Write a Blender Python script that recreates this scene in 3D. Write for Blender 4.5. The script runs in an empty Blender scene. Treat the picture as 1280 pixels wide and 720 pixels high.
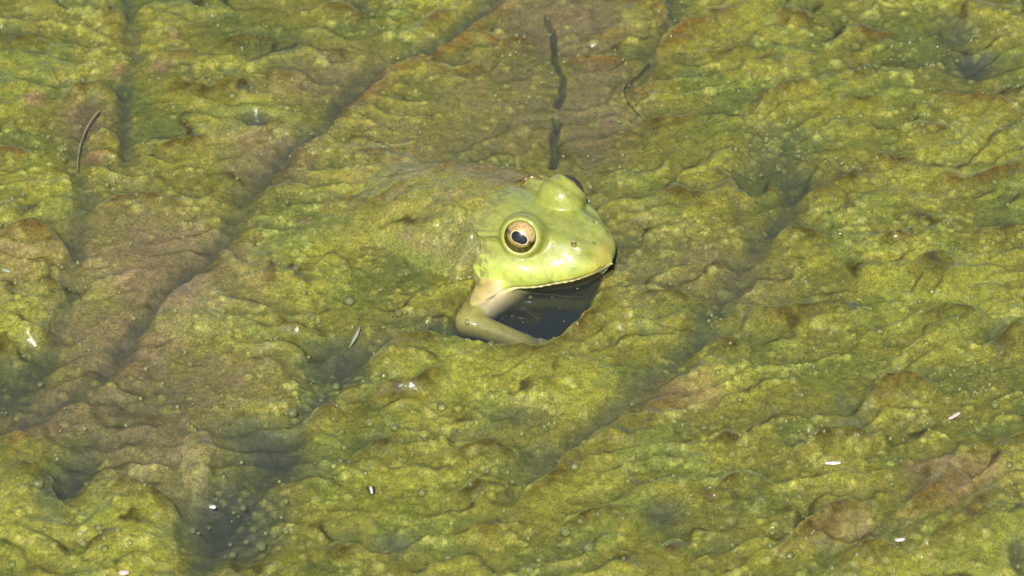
import bpy, math, random
import numpy as np
from mathutils import Vector, Matrix

random.seed(7)
RNG = np.random.default_rng(11)
SC = bpy.context.scene
COL = SC.collection
MM = 0.001

# ------------------------------------------------------------------ camera
ELEV = math.radians(38.0)
DIST = 1.5
VIEW_W = 0.333                      # metres across the frame at the frog
cam_d = bpy.data.cameras.new('camera')
cam = bpy.data.objects.new('camera', cam_d)
COL.objects.link(cam)
cam.location = (0, -DIST * math.cos(ELEV), DIST * math.sin(ELEV))
cam.rotation_euler = (math.pi / 2 - ELEV, 0, 0)
cam_d.sensor_width = 36.0
cam_d.lens = 36.0 * DIST / VIEW_W
cam_d.clip_start = 0.02
cam_d.clip_end = 200.0
cam_d.dof.use_dof = True
cam_d.dof.focus_distance = DIST - 0.02
cam_d.dof.aperture_fstop = 26.0
SC.camera = cam

# ------------------------------------------------------------------ light
SUN_EL, SUN_AZ = math.radians(48.0), math.radians(-98.0)    # azimuth counted from +X; -90 is straight behind the camera
sdir = Vector((math.cos(SUN_EL) * math.cos(SUN_AZ), math.cos(SUN_EL) * math.sin(SUN_AZ), math.sin(SUN_EL)))
world = bpy.data.worlds.new('World')
SC.world = world
world.use_nodes = True
wn, wl = world.node_tree.nodes, world.node_tree.links
wn.clear()
sky = wn.new('ShaderNodeTexSky')
sky.sky_type = 'NISHITA'
sky.sun_disc = False
sky.sun_elevation = SUN_EL
sky.sun_rotation = math.atan2(sdir.x, sdir.y)
bg = wn.new('ShaderNodeBackground')
bg.inputs['Strength'].default_value = 0.10
wo = wn.new('ShaderNodeOutputWorld')
wl.new(sky.outputs[0], bg.inputs[0])
wl.new(bg.outputs[0], wo.inputs[0])
sun_d = bpy.data.lights.new('sun', 'SUN')
sun_d.energy = 4.2
sun_d.angle = math.radians(0.53)
sun_d.color = (1.0, 0.96, 0.88)
sun = bpy.data.objects.new('sun', sun_d)
COL.objects.link(sun)
sun.rotation_euler = sdir.to_track_quat('Z', 'Y').to_euler()
sun.location = sdir * 3

SC.view_settings.view_transform = 'Standard'
SC.view_settings.look = 'None'
SC.view_settings.exposure = 0.3
SC.view_settings.gamma = 1.0
SC.view_settings.use_curve_mapping = False
SC.render.engine = 'CYCLES'
SC.cycles.use_denoising = True
SC.cycles.max_bounces = 10
SC.cycles.transparent_max_bounces = 24
SC.cycles.caustics_reflective = False
SC.cycles.caustics_refractive = False

# ------------------------------------------------------------------ helpers
def px(u, v, z=0.0):
    """photo pixel (1280x720) -> point in mm on the horizontal plane at height z (mm)"""
    k = VIEW_W / 1280.0 / DIST
    a, b = (np.asarray(u, float) - 640) * k, (360 - np.asarray(v, float)) * k
    ce, se = math.cos(ELEV), math.sin(ELEV)
    dx, dy, dz = a, ce + b * se, -se + b * ce
    t = (z * MM - cam.location.z) / dz
    return (t * dx) / MM, (cam.location.y + t * dy) / MM

_perm = RNG.permutation(512)
_perm = np.concatenate([_perm, _perm, _perm])
_ang = RNG.random(512) * 2 * np.pi
_gx, _gy = np.cos(_ang).astype(np.float32), np.sin(_ang).astype(np.float32)

def perlin(x, y, seed=0):
    x = np.asarray(x, np.float32) + np.float32(seed * 17.37 + 200)
    y = np.asarray(y, np.float32) + np.float32(seed * 9.71 + 200)
    xi, yi = np.floor(x).astype(np.int32), np.floor(y).astype(np.int32)
    xf, yf = x - xi, y - yi
    u, v = xf * xf * xf * (xf * (xf * 6 - 15) + 10), yf * yf * yf * (yf * (yf * 6 - 15) + 10)
    def g(ix, iy, dx, dy):
        h = _perm[(_perm[ix & 511] + iy) & 511]
        return _gx[h] * dx + _gy[h] * dy
    a = g(xi, yi, xf, yf); b = g(xi + 1, yi, xf - 1, yf)
    c = g(xi, yi + 1, xf, yf - 1); d = g(xi + 1, yi + 1, xf - 1, yf - 1)
    return ((a + u * (b - a)) + v * ((c + u * (d - c)) - (a + u * (b - a)))) * 1.5

def fbm(x, y, octv, seed=0, gain=0.5):
    s, a = 0, 1.0
    for o in range(octv):
        s = s + a * perlin(x * 2 ** o, y * 2 ** o, seed + o * 3)
        a *= gain
    return s

def sstep(a, b, x):
    t = np.clip((x - a) / (b - a), 0, 1)
    return t * t * (3 - 2 * t)

def mesh_np(name, V, F, smooth=True):
    """V (n,3) in mm, F (m,4) or (m,3) -> mesh datablock in metres"""
    me = bpy.data.meshes.new(name)
    V = np.asarray(V, np.float32) * MM
    F = np.asarray(F, np.int32)
    k = F.shape[1]
    me.vertices.add(len(V)); me.vertices.foreach_set('co', V.ravel())
    me.loops.add(F.size); me.loops.foreach_set('vertex_index', F.ravel())
    me.polygons.add(len(F)); me.polygons.foreach_set('loop_start', np.arange(0, F.size, k, dtype=np.int32))
    me.update(calc_edges=True)
    if smooth:
        me.polygons.foreach_set('use_smooth', np.ones(len(F), bool))
    me.validate()
    return me

def set_col(me, name, rgb):
    a = me.color_attributes.new(name, 'FLOAT_COLOR', 'POINT')
    c = np.ones((len(rgb), 4), np.float32); c[:, :3] = rgb
    a.data.foreach_set('color', c.ravel())

def set_float(me, name, v):
    a = me.attributes.new(name, 'FLOAT', 'POINT')
    a.data.foreach_set('value', np.asarray(v, np.float32))

def link(name, me, mat, parent=None):
    o = bpy.data.objects.new(name, me)
    COL.objects.link(o)
    if mat and me is not None and not me.materials:
        me.materials.append(mat)
    o.parent = parent
    return o

def tag(o, label=None, cat=None, group=None, kind=None):
    for k, v in (('label', label), ('category', cat), ('group', group), ('kind', kind)):
        if v: o[k] = v
    return o

class NT:
    """tiny node-tree writer"""
    def __init__(self, name):
        self.m = bpy.data.materials.new(name); self.m.use_nodes = True
        self.t = self.m.node_tree; self.t.nodes.clear()
        self.out = self.t.nodes.new('ShaderNodeOutputMaterial')
    def n(self, typ, ins=None, **props):
        nd = self.t.nodes.new('ShaderNode' + typ)
        for k, v in props.items(): setattr(nd, k, v)
        for k, v in (ins or {}).items():
            if hasattr(v, 'is_output'): self.t.links.new(v, nd.inputs[k])
            else: nd.inputs[k].default_value = v
        return nd
    def math(self, op, a, b=0.0, c=0.0):
        nd = self.t.nodes.new('ShaderNodeMath'); nd.operation = op
        for i, v in enumerate((a, b, c)):
            if hasattr(v, 'is_output'): self.t.links.new(v, nd.inputs[i])
            else: nd.inputs[i].default_value = v
        return nd.outputs[0]
    def mixc(self, f, a, b, blend='MIX'):
        nd = self.t.nodes.new('ShaderNodeMix'); nd.data_type = 'RGBA'; nd.blend_type = blend
        for i, v in ((0, f), (6, a), (7, b)):
            if hasattr(v, 'is_output'): self.t.links.new(v, nd.inputs[i])
            else: nd.inputs[i].default_value = v if i == 0 or len(v) == 4 else (*v, 1)
        return nd.outputs[2]
    def surf(self, sock): self.t.links.new(sock, self.out.inputs['Surface']); return self.m

def ramp(nt, fac, stops):
    r = nt.n('ValToRGB', {'Fac': fac})
    e = r.color_ramp.elements
    while len(e) < len(stops): e.new(0.5)
    for i, (p, c) in enumerate(stops):
        e[i].position = p; e[i].color = (*c, 1) if len(c) == 3 else c
    return r.outputs['Color']

# ------------------------------------------------------------------ materials
def mat_algae():
    t = NT('algae')
    col = t.n('VertexColor', layer_name='tint').outputs['Color']
    pos = t.n('NewGeometry').outputs['Position']
    n1 = t.n('TexNoise', {'Vector': pos, 'Scale': 900.0, 'Detail': 4.0, 'Roughness': 0.65}).outputs['Fac']
    n2 = t.n('TexNoise', {'Vector': pos, 'Scale': 260.0, 'Detail': 4.0, 'Roughness': 0.6}).outputs['Fac']
    v1 = ramp(t, n1, [(0.28, (0.6, 0.61, 0.55)), (0.5, (1.0, 1.0, 1.0)), (0.72, (1.4, 1.38, 1.5))])
    v2 = ramp(t, n2, [(0.3, (0.8, 0.85, 0.85)), (0.5, (1, 1, 1)), (0.7, (1.18, 1.14, 1.1))])
    c = t.mixc(1.0, col, v1, 'MULTIPLY')
    c = t.mixc(1.0, c, v2, 'MULTIPLY')
    n3 = t.n('TexNoise', {'Vector': pos, 'Scale': 2300.0, 'Detail': 2.0, 'Roughness': 0.7}).outputs['Fac']
    c = t.mixc(1.0, c, ramp(t, n3, [(0.3, (0.55, 0.55, 0.5)), (0.5, (1, 1, 1)), (0.7, (1.5, 1.48, 1.6))]), 'MULTIPLY')
    h = t.math('ADD', t.math('MULTIPLY', n1, 0.5), t.math('MULTIPLY', n2, 1.0))
    b = t.n('Bump', {'Height': h, 'Strength': 0.16, 'Distance': 0.001})
    cb = t.n('Bump', {'Height': n1, 'Strength': 0.16, 'Distance': 0.0006})
    p = t.n('BsdfPrincipled', {'Base Color': c, 'Roughness': 0.55, 'Normal': b.outputs[0],
                               'Specular IOR Level': 0.3, 'Coat Weight': 0.7, 'Coat Roughness': 0.13, 'Coat IOR': 1.33,
                               'Coat Normal': cb.outputs[0], 'Subsurface Weight': 0.8,
                               'Subsurface Radius': (1.0, 0.9, 0.35), 'Subsurface Scale': 0.0016})
    return t.surf(p.outputs[0])

def mat_water():
    t = NT('pond_water')
    pos = t.n('NewGeometry').outputs['Position']
    n = t.n('TexNoise', {'Vector': pos, 'Scale': 60.0, 'Detail': 2.0}).outputs['Fac']
    b = t.n('Bump', {'Height': n, 'Strength': 0.12, 'Distance': 0.002})
    fr = t.n('Fresnel', {'IOR': 1.33, 'Normal': b.outputs[0]})
    tr = t.n('BsdfTransparent', {'Color': (0.97, 0.98, 0.97, 1)})
    gl = t.n('BsdfGlossy', {'Color': (1, 1, 1, 1), 'Roughness': 0.03, 'Normal': b.outputs[0]})
    mx = t.n('MixShader', {0: fr.outputs[0], 1: tr.outputs[0], 2: gl.outputs[0]})
    vol = t.n('VolumePrincipled', {'Color': (0.40, 0.475, 0.46, 1), 'Density': 76.0, 'Anisotropy': 0.3})
    t.t.links.new(vol.outputs[0], t.out.inputs['Volume'])
    return t.surf(mx.outputs[0])

def mat_bed():
    t = NT('pond_silt')
    pos = t.n('NewGeometry').outputs['Position']
    n = t.n('TexNoise', {'Vector': pos, 'Scale': 90.0, 'Detail': 6.0}).outputs['Fac']
    c = ramp(t, n, [(0.3, (0.02, 0.024, 0.016)), (0.7, (0.055, 0.055, 0.035))])
    p = t.n('BsdfPrincipled', {'Base Color': c, 'Roughness': 0.9})
    return t.surf(p.outputs[0])

def mat_frog():
    t = NT('frog_skin')
    col = t.n('VertexColor', layer_name='tint').outputs['Color']
    pos = t.n('NewGeometry').outputs['Position']
    n1 = t.n('TexNoise', {'Vector': pos, 'Scale': 420.0, 'Detail': 4.0, 'Roughness': 0.6}).outputs['Fac']
    n2 = t.n('TexNoise', {'Vector': pos, 'Scale': 1600.0, 'Detail': 2.0}).outputs['Fac']
    v = ramp(t, n1, [(0.3, (0.84, 0.86, 0.72)), (0.5, (1, 1, 1)), (0.7, (1.1, 1.08, 1.12))])
    c = t.mixc(1.0, col, v, 'MULTIPLY')
    b = t.n('Bump', {'Height': t.math('ADD', n1, t.math('MULTIPLY', n2, 0.4)), 'Strength': 0.55, 'Distance': 0.0005})
    p = t.n('BsdfPrincipled', {'Base Color': c, 'Roughness': 0.42, 'Normal': b.outputs[0],
                               'Specular IOR Level': 0.45, 'Coat Weight': 0.6, 'Coat Roughness': 0.15, 'Coat IOR': 1.36,
                               'Subsurface Weight': 0.3, 'Subsurface Radius': (1.0, 0.8, 0.3), 'Subsurface Scale': 0.0012})
    return t.surf(p.outputs[0])

def mat_iris():
    t = NT('frog_iris')
    co = t.n('TexCoord').outputs['Object']
    col = t.n('VertexColor', layer_name='tint').outputs['Color']
    n = t.n('TexNoise', {'Vector': co, 'Scale': 900.0, 'Detail': 5.0, 'Roughness': 0.7}).outputs['Fac']
    v = ramp(t, n, [(0.36, (0.6, 0.5, 0.36)), (0.5, (0.95, 0.95, 0.95)), (0.7, (1.2, 1.2, 1.25))])
    c = t.mixc(1.0, col, v, 'MULTIPLY')
    p = t.n('BsdfPrincipled', {'Base Color': c, 'Roughness': 0.35, 'Metallic': 0.15})
    return t.surf(p.outputs[0])

def mat_simple(name, col, rough=0.5, var=0.25, scale=700.0, **extra):
    t = NT(name)
    co = t.n('TexCoord').outputs['Object']
    n = t.n('TexNoise', {'Vector': co, 'Scale': scale, 'Detail': 4.0}).outputs['Fac']
    lo, hi = tuple(x * (1 - var) for x in col), tuple(x * (1 + var) for x in col)
    c = ramp(t, n, [(0.3, lo), (0.7, hi)])
    p = t.n('BsdfPrincipled', {'Base Color': c, 'Roughness': rough, **extra})
    return t.surf(p.outputs[0])

def mat_clear(name, ior, tint):
    t = NT(name)
    fr = t.n('Fresnel', {'IOR': ior})
    tr = t.n('BsdfTransparent', {'Color': (*tint, 1)})
    gl = t.n('BsdfGlossy', {'Color': (1, 1, 1, 1), 'Roughness': 0.04})
    return t.surf(t.n('MixShader', {0: fr.outputs[0], 1: tr.outputs[0], 2: gl.outputs[0]}).outputs[0])

def mat_bubble(name='bubble_film', milk=0.16, rough=0.07):
    # thin algae-slimed film: clear in the middle, slightly milky, mirror-like towards the rim
    t = NT(name)
    fr = t.n('Fresnel', {'IOR': 1.4})
    tr = t.n('BsdfTransparent', {'Color': (0.95, 0.97, 0.85, 1)})
    df = t.n('BsdfDiffuse', {'Color': (0.50, 0.52, 0.22, 1)})
    m1 = t.n('MixShader', {0: milk, 1: tr.outputs[0], 2: df.outputs[0]})
    gl = t.n('BsdfGlossy', {'Color': (1, 1, 1, 1), 'Roughness': rough})
    return t.surf(t.n('MixShader', {0: fr.outputs[0], 1: m1.outputs[0], 2: gl.outputs[0]}).outputs[0])

M_ALGAE, M_WATER, M_BED, M_FROG, M_IRIS = mat_algae(), mat_water(), mat_bed(), mat_frog(), mat_iris()
M_BUB = mat_bubble()
M_FROTH = mat_bubble('froth_film', 0.38, 0.1)
M_CORNEA = mat_clear('frog_cornea', 1.34, (0.99, 0.99, 0.98))
M_PUPIL = mat_simple('frog_pupil', (0.006, 0.007, 0.01), 0.3)

# ------------------------------------------------------------------ frog shape (signed distance, mm, x forward, y left, z up)
FA = math.radians(-32.0)
FZ = -2.2                                    # the head floats this low, mm
fo = px(677, 319, FZ)
FROG = Vector((fo[0], fo[1], FZ))            # mm, under the eyes
fc, fs = math.cos(FA), math.sin(FA)

def to_local(X, Y):
    dx, dy = X - FROG.x, Y - FROG.y
    return dx * fc + dy * fs, -dx * fs + dy * fc

H = 0.42
gx = np.arange(-82, 31, H, dtype=np.float32)
gy = np.arange(-54, 32, H, dtype=np.float32)
gz = np.arange(-22, 28, H, dtype=np.float32)
X, Y, Z = np.meshgrid(gx, gy, gz, indexing='ij', sparse=True)

def smin(a, b, k):
    h = np.clip(0.5 + 0.5 * (b - a) / k, 0, 1)
    return b + (a - b) * h - k * h * (1 - h)
def smax(a, b, k): return -smin(-a, -b, k)

# lofted head and trunk
kx =   [-80, -74, -64, -48, -32, -20, -12,  -4,   4,  10,  15,19,22, 24.2, 25.6, 26.4, 31]
kw =   [0.6,   9,  18,  25,  27,  26,25.0,23.6,21.4,18.9,15.9,13.2,10.3,  7.2, 3.8, 0.6, 0.3]
kt =   [-10,  -3,   5,  12,  16,16.6,16.8,17.0,17.2,17.2,16.6,15.4,14.0, 12.2,10.2, 8.4, 8.2]
kl =   [-11,  -9,  -7,  -5,  -3,-0.6, 0.8, 2.0, 3.2, 4.2, 5.2, 6.0, 6.8,  7.4, 7.9, 8.3, 8.4]
kb =   [-12, -14, -19, -22, -20, -15, -12, -10, -8.5, -7, -5, -3.0,-0.5,  1.8, 4.4, 7.2, 7.8]
def interp(k):
    # smooth (Catmull-like) resample of the profile
    d = np.linspace(-82, 32, 1200); y = np.interp(d, kx, k)
    w = np.hanning(25); w /= w.sum(); yp = np.pad(y, 12, mode='edge')
    return lambda q: np.interp(q, d, np.convolve(yp, w, 'valid'))
fw, ft, fl, fb = interp(kw), interp(kt), interp(kl), interp(kb)
xs = X[:, 0, 0]
W_, T_, L_, B_ = [f(xs).astype(np.float32)[:, None, None] for f in (fw, ft, fl, fb)]
up = np.maximum(T_ - L_, 0.3); dn = np.maximum(L_ - B_, 0.3)
hh = np.where(Z > L_, up, dn)
WL_ = np.maximum(0.86 * fw(xs + 4.5 * (xs > -12) * np.clip((xs + 12) / 10, 0, 1)), 0.3).astype(np.float32)[:, None, None]
tl_ = np.clip((L_ - 0.9 - Z) / 1.6, 0, 1)          # the lower jaw tucks back under the lip
ay = np.abs(Y) / (W_ * (1 - tl_) + WL_ * tl_); az = np.abs(Z - L_) / hh
ex = np.where(Z > L_, np.float32(1.85), np.float32(2.2))
F = ((ay ** ex + az ** ex) ** (1 / ex) - 1) * np.minimum(W_, hh) * 0.9
del ay, az, hh, ex

EYE_C, EYE_R = np.array([0.4, 12.0, 16.4]), 6.7
EYE_A = np.array([0.26, 0.84, 0.47]); EYE_A /= np.linalg.norm(EYE_A)
def sub(x0, x1, y0, y1, z0, z1):
    i = [np.searchsorted(g, v) for g, v in ((gx, x0), (gx, x1), (gy, y0), (gy, y1), (gz, z0), (gz, z1))]
    return (slice(i[0], i[1]), slice(i[2], i[3]), slice(i[4], i[5]))
def loc(s): return X[s[0]], Y[:, s[1]], Z[:, :, s[2]]
def ell(s, c, r):
    x, y, z = loc(s)
    q = np.sqrt(((x - c[0]) / r[0]) ** 2 + ((y - c[1]) / r[1]) ** 2 + ((z - c[2]) / r[2]) ** 2)
    return (q - 1) * min(r)
def cap(s, a, b, ra, rb):
    x, y, z = loc(s); a, b = np.array(a, float), np.array(b, float); d = b - a
    t = np.clip(((x - a[0]) * d[0] + (y - a[1]) * d[1] + (z - a[2]) * d[2]) / (d @ d), 0, 1)
    return np.sqrt((x - a[0] - t * d[0]) ** 2 + (y - a[1] - t * d[1]) ** 2 + (z - a[2] - t * d[2]) ** 2) - (ra + (rb - ra) * t)
def add(s, f, k): F[s] = smin(F[s], f.astype(np.float32), k)
def cut(s, f, k): F[s] = smax(F[s], -f.astype(np.float32), k)

# snout canthus ridges, brow plate, cheek swelling under the eye, tympanum disc, supratympanic fold
for sy in (-1, 1):
    s = sub(-6, 26, *((-20, 0) if sy < 0 else (0, 20)), 6, 26)
    add(s, cap(s, (4, sy * 8.5, 14.2), (18, sy * 5.6, 13.2), 2.6, 2.4), 2.6)
    s = sub(-26, 14, *((-30, -8) if sy < 0 else (8, 30)), -4, 20)
    add(s, ell(s, (-4, sy * 17.0, 7.0), (13, 6.2, 5.6)), 4.0)
    s = sub(-36, 4, *((-30, 0) if sy < 0 else (0, 30)), 2, 24)
    add(s, cap(s, (-5, sy * 15.5, 16.0), (-17, sy * 17.5, 13.0), 1.7, 1.5), 1.6)
    # eye bump with lids, then the opening
    s = sub(-12, 13, *((-26, -2) if sy < 0 else (2, 26)), 4, 28)
    c = EYE_C * [1, sy, 1]; a = EYE_A * [1, sy, 1]
    add(s, ell(s, c - a * 0.5, (8.1, 7.6, 7.5)), 1.6)
    x, y, z = loc(s)
    px_, py_, pz_ = x - c[0], y - c[1], z - c[2]
    dax = px_ * a[0] + py_ * a[1] + pz_ * a[2]
    rad = np.sqrt(np.maximum(px_ ** 2 + py_ ** 2 + pz_ ** 2 - dax ** 2, 0))
    # lid rim (torus) then bore
    tor = np.sqrt((rad - 5.7) ** 2 + (dax - 4.0) ** 2) - 1.0
    add(s, tor, 0.9)
    bore = np.maximum(rad - 5.15, 1.0 - dax)
    cut(s, bore, 0.35)
    ball = np.sqrt(px_ ** 2 + py_ ** 2 + pz_ ** 2) - (EYE_R - 0.35)
    cut(s, ball, 0.2)
    # nostril: small rim and pit
    s = sub(10, 22, *((-12, 0) if sy < 0 else (0, 12)), 8, 24)
    add(s, ell(s, (16.2, sy * 6.3, 15.0), (1.9, 1.5, 1.3)), 1.0)
    cut(s, ell(s, (16.6, sy * 6.9, 15.9), (1.0, 0.75, 1.3)), 0.4)

# arms: near one bends at the elbow under the chin, far one mirrors it loosely
def arm(sh, el, wr, tip, sy):
    s = sub(-34, 31, *((-54, 2) if sy < 0 else (-2, 32)), -22, 8)
    add(s, cap(s, sh, el, 8.2, 4.3), 2.5)
    add(s, cap(s, el, wr, 4.2, 3.0), 1.6)
    add(s, ell(s, np.array(wr) + [1.5, 0, -0.5], (4.2, 4.2, 2.2)), 1.5)
    d = np.array(tip, float) - wr; n = np.array([-d[1], d[0], 0]) / np.linalg.norm(d[:2])
    for q, ln in ((-0.75, 0.8), (-0.25, 1.0), (0.3, 0.95), (0.85, 0.75)):
        e = np.array(wr) + d * ln + n * q * np.linalg.norm(d) * 0.9
        m = np.array(wr) + (e - wr) * 0.55 + [0, 0, 0.9]
        add(s, cap(s, np.array(wr) + (e - wr) * 0.25, m, 1.35, 1.2), 0.6)
        add(s, cap(s, m, e, 1.2, 0.9), 0.4)
SH, EL, WR = (-3.5, -15.8, -1.4), (-3.4, -40.2, -2.6), (15.5, -37.4, -4.6)
arm(SH, EL, WR, (26, -37.5, -10), -1)
arm((-14, 20, -8), (-2, 27, -12), (12, 25, -15), (20, 22, -18), 1)

# crisp creases: mouth line
ql = np.abs(Z - L_ + 0.2)
F = np.where((X > -13) & (F > -3), smax(F, 0.45 - np.sqrt(F ** 2 + ql ** 2), 0.3), F).astype(np.float32)
del ql

def surface_nets(F):
    s = F < 0
    n = np.array(F.shape) - 1
    cnt = np.zeros(n, np.int8)
    C8 = [(i, j, k) for i in (0, 1) for j in (0, 1) for k in (0, 1)]
    def at(A, c): return A[c[0]:c[0] + n[0], c[1]:c[1] + n[1], c[2]:c[2] + n[2]]
    for c in C8: cnt += at(s, c)
    act = (cnt > 0) & (cnt < 8)
    idx = -np.ones(n, np.int64); ids = np.argwhere(act); idx[act] = np.arange(len(ids))
    P = np.zeros((len(ids), 3)); K = np.zeros(len(ids))
    for a in C8:
        for ax in range(3):
            if a[ax]: continue
            b = list(a); b[ax] = 1
            fa = F[tuple((ids + a).T)]; fb_ = F[tuple((ids + b).T)]
            m = (fa < 0) != (fb_ < 0)
            t = fa[m] / (fa[m] - fb_[m])
            p = np.tile(np.array(a, float), (m.sum(), 1)); p[:, ax] = t
            P[m] += p; K[m] += 1
    P = ids + P / K[:, None]
    Q = []
    for ax in range(3):
        o1, o2 = (ax + 1) % 3, (ax + 2) % 3
        sl0 = [slice(1, -1)] * 3; sl0[ax] = slice(0, -1)
        sl1 = list(sl0); sl1[ax] = slice(1, None)
        e = np.argwhere(s[tuple(sl0)] != s[tuple(sl1)])
        off = np.ones(3, int); off[ax] = 0; e = e + off
        fl_ = s[tuple(e.T)]
        def cell(d1, d2):
            q = e.copy(); q[:, o1] -= d1; q[:, o2] -= d2
            return idx[tuple(q.T)]
        q = np.stack([cell(1, 1), cell(0, 1), cell(0, 0), cell(1, 0)], 1)
        q[~fl_] = q[~fl_][:, ::-1]
        Q.append(q)
    return P, np.concatenate(Q)

P, Q = surface_nets(F)
VP = np.stack([gx[0] + P[:, 0] * H, gy[0] + P[:, 1] * H, gz[0] + P[:, 2] * H], 1)
# two light Laplacian passes
for _ in range(3):
    acc = np.zeros_like(VP); k = np.zeros(len(VP))
    for a, b in ((0, 1), (1, 2), (2, 3), (3, 0)):
        np.add.at(acc, Q[:, a], VP[Q[:, b]]); np.add.at(k, Q[:, a], 1)
        np.add.at(acc, Q[:, b], VP[Q[:, a]]); np.add.at(k, Q[:, b], 1)
    VP = VP * 0.5 + 0.5 * acc / np.maximum(k, 1)[:, None]

# top-height raster of the frog for draping the algae over its back
inside = F < 0
top = np.where(inside.any(2), gz[0] + H * (len(gz) - 1 - np.argmax(inside[:, :, ::-1], axis=2)), -30.0)
del F, inside

# skin colour: pigment, with crease darkening painted in
x, y, z = VP.T
lipz = fl(x)
def nz(f, sd): return perlin(x / f + z / f * 0.4, y / f + z / f * 0.7, sd)
GREEN, CHEEK, SNOUT = np.array([0.315, 0.34, 0.07]), np.array([0.50, 0.56, 0.105]), np.array([0.57, 0.43, 0.075])
CREAM, OLIVE, SKIN = np.array([0.66, 0.58, 0.27]), np.array([0.20, 0.19, 0.04]), np.array([0.50, 0.40, 0.13])
def mixv(c, d, w): return c + (np.asarray(d) - c) * np.clip(w, 0, 1)[:, None]
c = np.tile(GREEN, (len(VP), 1))
hrel = (z - lipz) / np.maximum(ft(x) - lipz, 1)
c = mixv(c, CHEEK, sstep(0.85, 0.35, hrel + 0.12 * nz(5, 1)))
c = mixv(c, SNOUT, sstep(20, 26, x + 1.2 * nz(4, 2)) * 0.65)
c = mixv(c, SNOUT, sstep(12, 22, x) * sstep(0.32, 0.1, hrel) * 0.5)
c = mixv(c, GREEN * [0.95, 1.1, 0.7], sstep(0.1, 0.6, nz(7, 3)) * 0.5)
c = mixv(c, OLIVE, sstep(0.25, 0.6, nz(3.2, 4)) * 0.22)
c = mixv(c, OLIVE * [1.2, 1.1, 1], sstep(-16, -30, x) * 0.8)
below = sstep(0.3, -0.5, z - lipz + 0.15)
c = mixv(c, CREAM, below)
# limbs and flank under water
limb = (y < -25.5) | ((z < -1.5) & (y < -19))
c[limb] = mixv(c[limb], SKIN * (1 + 0.15 * nz(5, 6)[limb])[:, None], np.ones(limb.sum()))
t_ua = np.clip((-(y) - 19) / 23, 0, 1)
wl_ = limb & (x > -3.5 - 0 * y) & (y > -38)
c[wl_] = mixv(c[wl_], [0.72, 0.60, 0.36], sstep(-3.5, 1.5, x[wl_]))
fore = limb & (y < -36)
c[fore] = mixv(c[fore], [0.47, 0.43, 0.10], np.full(fore.sum(), 0.8))
c = mixv(c, [0.30, 0.20, 0.09], 0.7 * sstep(-9, -16, x) * sstep(2, -1, z) * sstep(-34, -30, y) * (y < 0))
def seg(a, b):
    a, b = np.array(a, float), np.array(b, float); d = b - a
    t = np.clip(((VP - a) @ d) / (d @ d), 0, 1)
    return np.linalg.norm(VP - a - t[:, None] * d, axis=1), t
# eye rims, lid line; small wrinkles, folds and pits darkened in the colour
for sy in (-1, 1):
    cc, a = EYE_C * [1, sy, 1], EYE_A * [1, sy, 1]
    r = VP - cc; dax = r @ a; rad = np.sqrt(np.maximum((r ** 2).sum(1) - dax ** 2, 0))
    bump_ = sstep(10.5, 7.5, np.sqrt((r ** 2).sum(1)))
    c = mixv(c, [0.34, 0.36, 0.045], bump_ * 0.6)
    rim = sstep(1.0, 0.3, np.abs(rad - 5.35)) * sstep(2.0, 3.2, dax)
    low = sstep(1.5, -1.5, r[:, 2] - 2.2 * (r[:, 0] / 5))
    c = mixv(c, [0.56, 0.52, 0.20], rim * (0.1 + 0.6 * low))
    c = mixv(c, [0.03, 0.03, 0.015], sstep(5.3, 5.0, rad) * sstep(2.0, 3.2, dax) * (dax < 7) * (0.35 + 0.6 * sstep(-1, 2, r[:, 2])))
    c = mixv(c, [0.05, 0.04, 0.015], sstep(0.75, 0.15, seg((-6.6, sy * 17.6, 16.2), (-16, sy * 19.2, 13.2))[0]) * 0.85)
    c = mixv(c, [0.06, 0.06, 0.02], sstep(0.45, 0.1, seg((-6.5, sy * 6.3, 17.5), (4.5, sy * 4.8, 17.2))[0]) * 0.6 * sstep(-0.1, 0.25, nz(3, 9)))
    c = mixv(c, [0.07, 0.06, 0.02], sstep(0.4, 0.1, seg((5.5, sy * 8.0, 17.5), (8.6, sy * 10.5, 16.0))[0]) * 0.8)
    c = mixv(c, [0.12, 0.09, 0.03], sstep(1.5, 0.5, np.linalg.norm(VP - [16.5, sy * 6.8, 15.9], axis=1)) * 0.95)
    c = mixv(c, [0.10, 0.09, 0.03], sstep(0.35, 0.1, seg((14.5, sy * 4.2, 17.0), (20.5, sy * 5.4, 15.2))[0]) * 0.4)
    c = mixv(c, [0.10, 0.08, 0.03], sstep(0.4, 0.1, np.abs(z - lipz + 0.1)) * (x > -13) * (np.abs(y) > 2) * 0.55 * sstep(-0.4, 0.3, nz(6, 12)))
    c = mixv(c, OLIVE * 0.7, sstep(0.5, 0.1, np.abs(rad - 7.5 - 0.4 * nz(4, 15))) * sstep(-1.5, 1.0, dax) * sstep(6, 4, dax) * 0.45)
    c = mixv(c, OLIVE * 0.8, sstep(0.35, 0.05, np.abs(rad - 6.7)) * sstep(0.5, 2.0, dax) * sstep(-0.3, 0.4, nz(3, 16)) * 0.3)
# algae slime clinging to the skin near the torn edge of the mat
cx_ = np.where(y < -13, -16.5 + 8.0 * sstep(-14, -21, y), -16.5 + 2.5 * sstep(8, 15, y) + 8 * sstep(15, 22, y))
near = sstep(5.5, 0.0, x - cx_) * (z > 1)
c = mixv(c, np.array([0.22, 0.20, 0.06]), near * sstep(-0.25, 0.35, nz(2.6, 17) + 0.5 * nz(1.1, 18) + 0.5 * (near - 0.5)) * 0.85)
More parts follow.
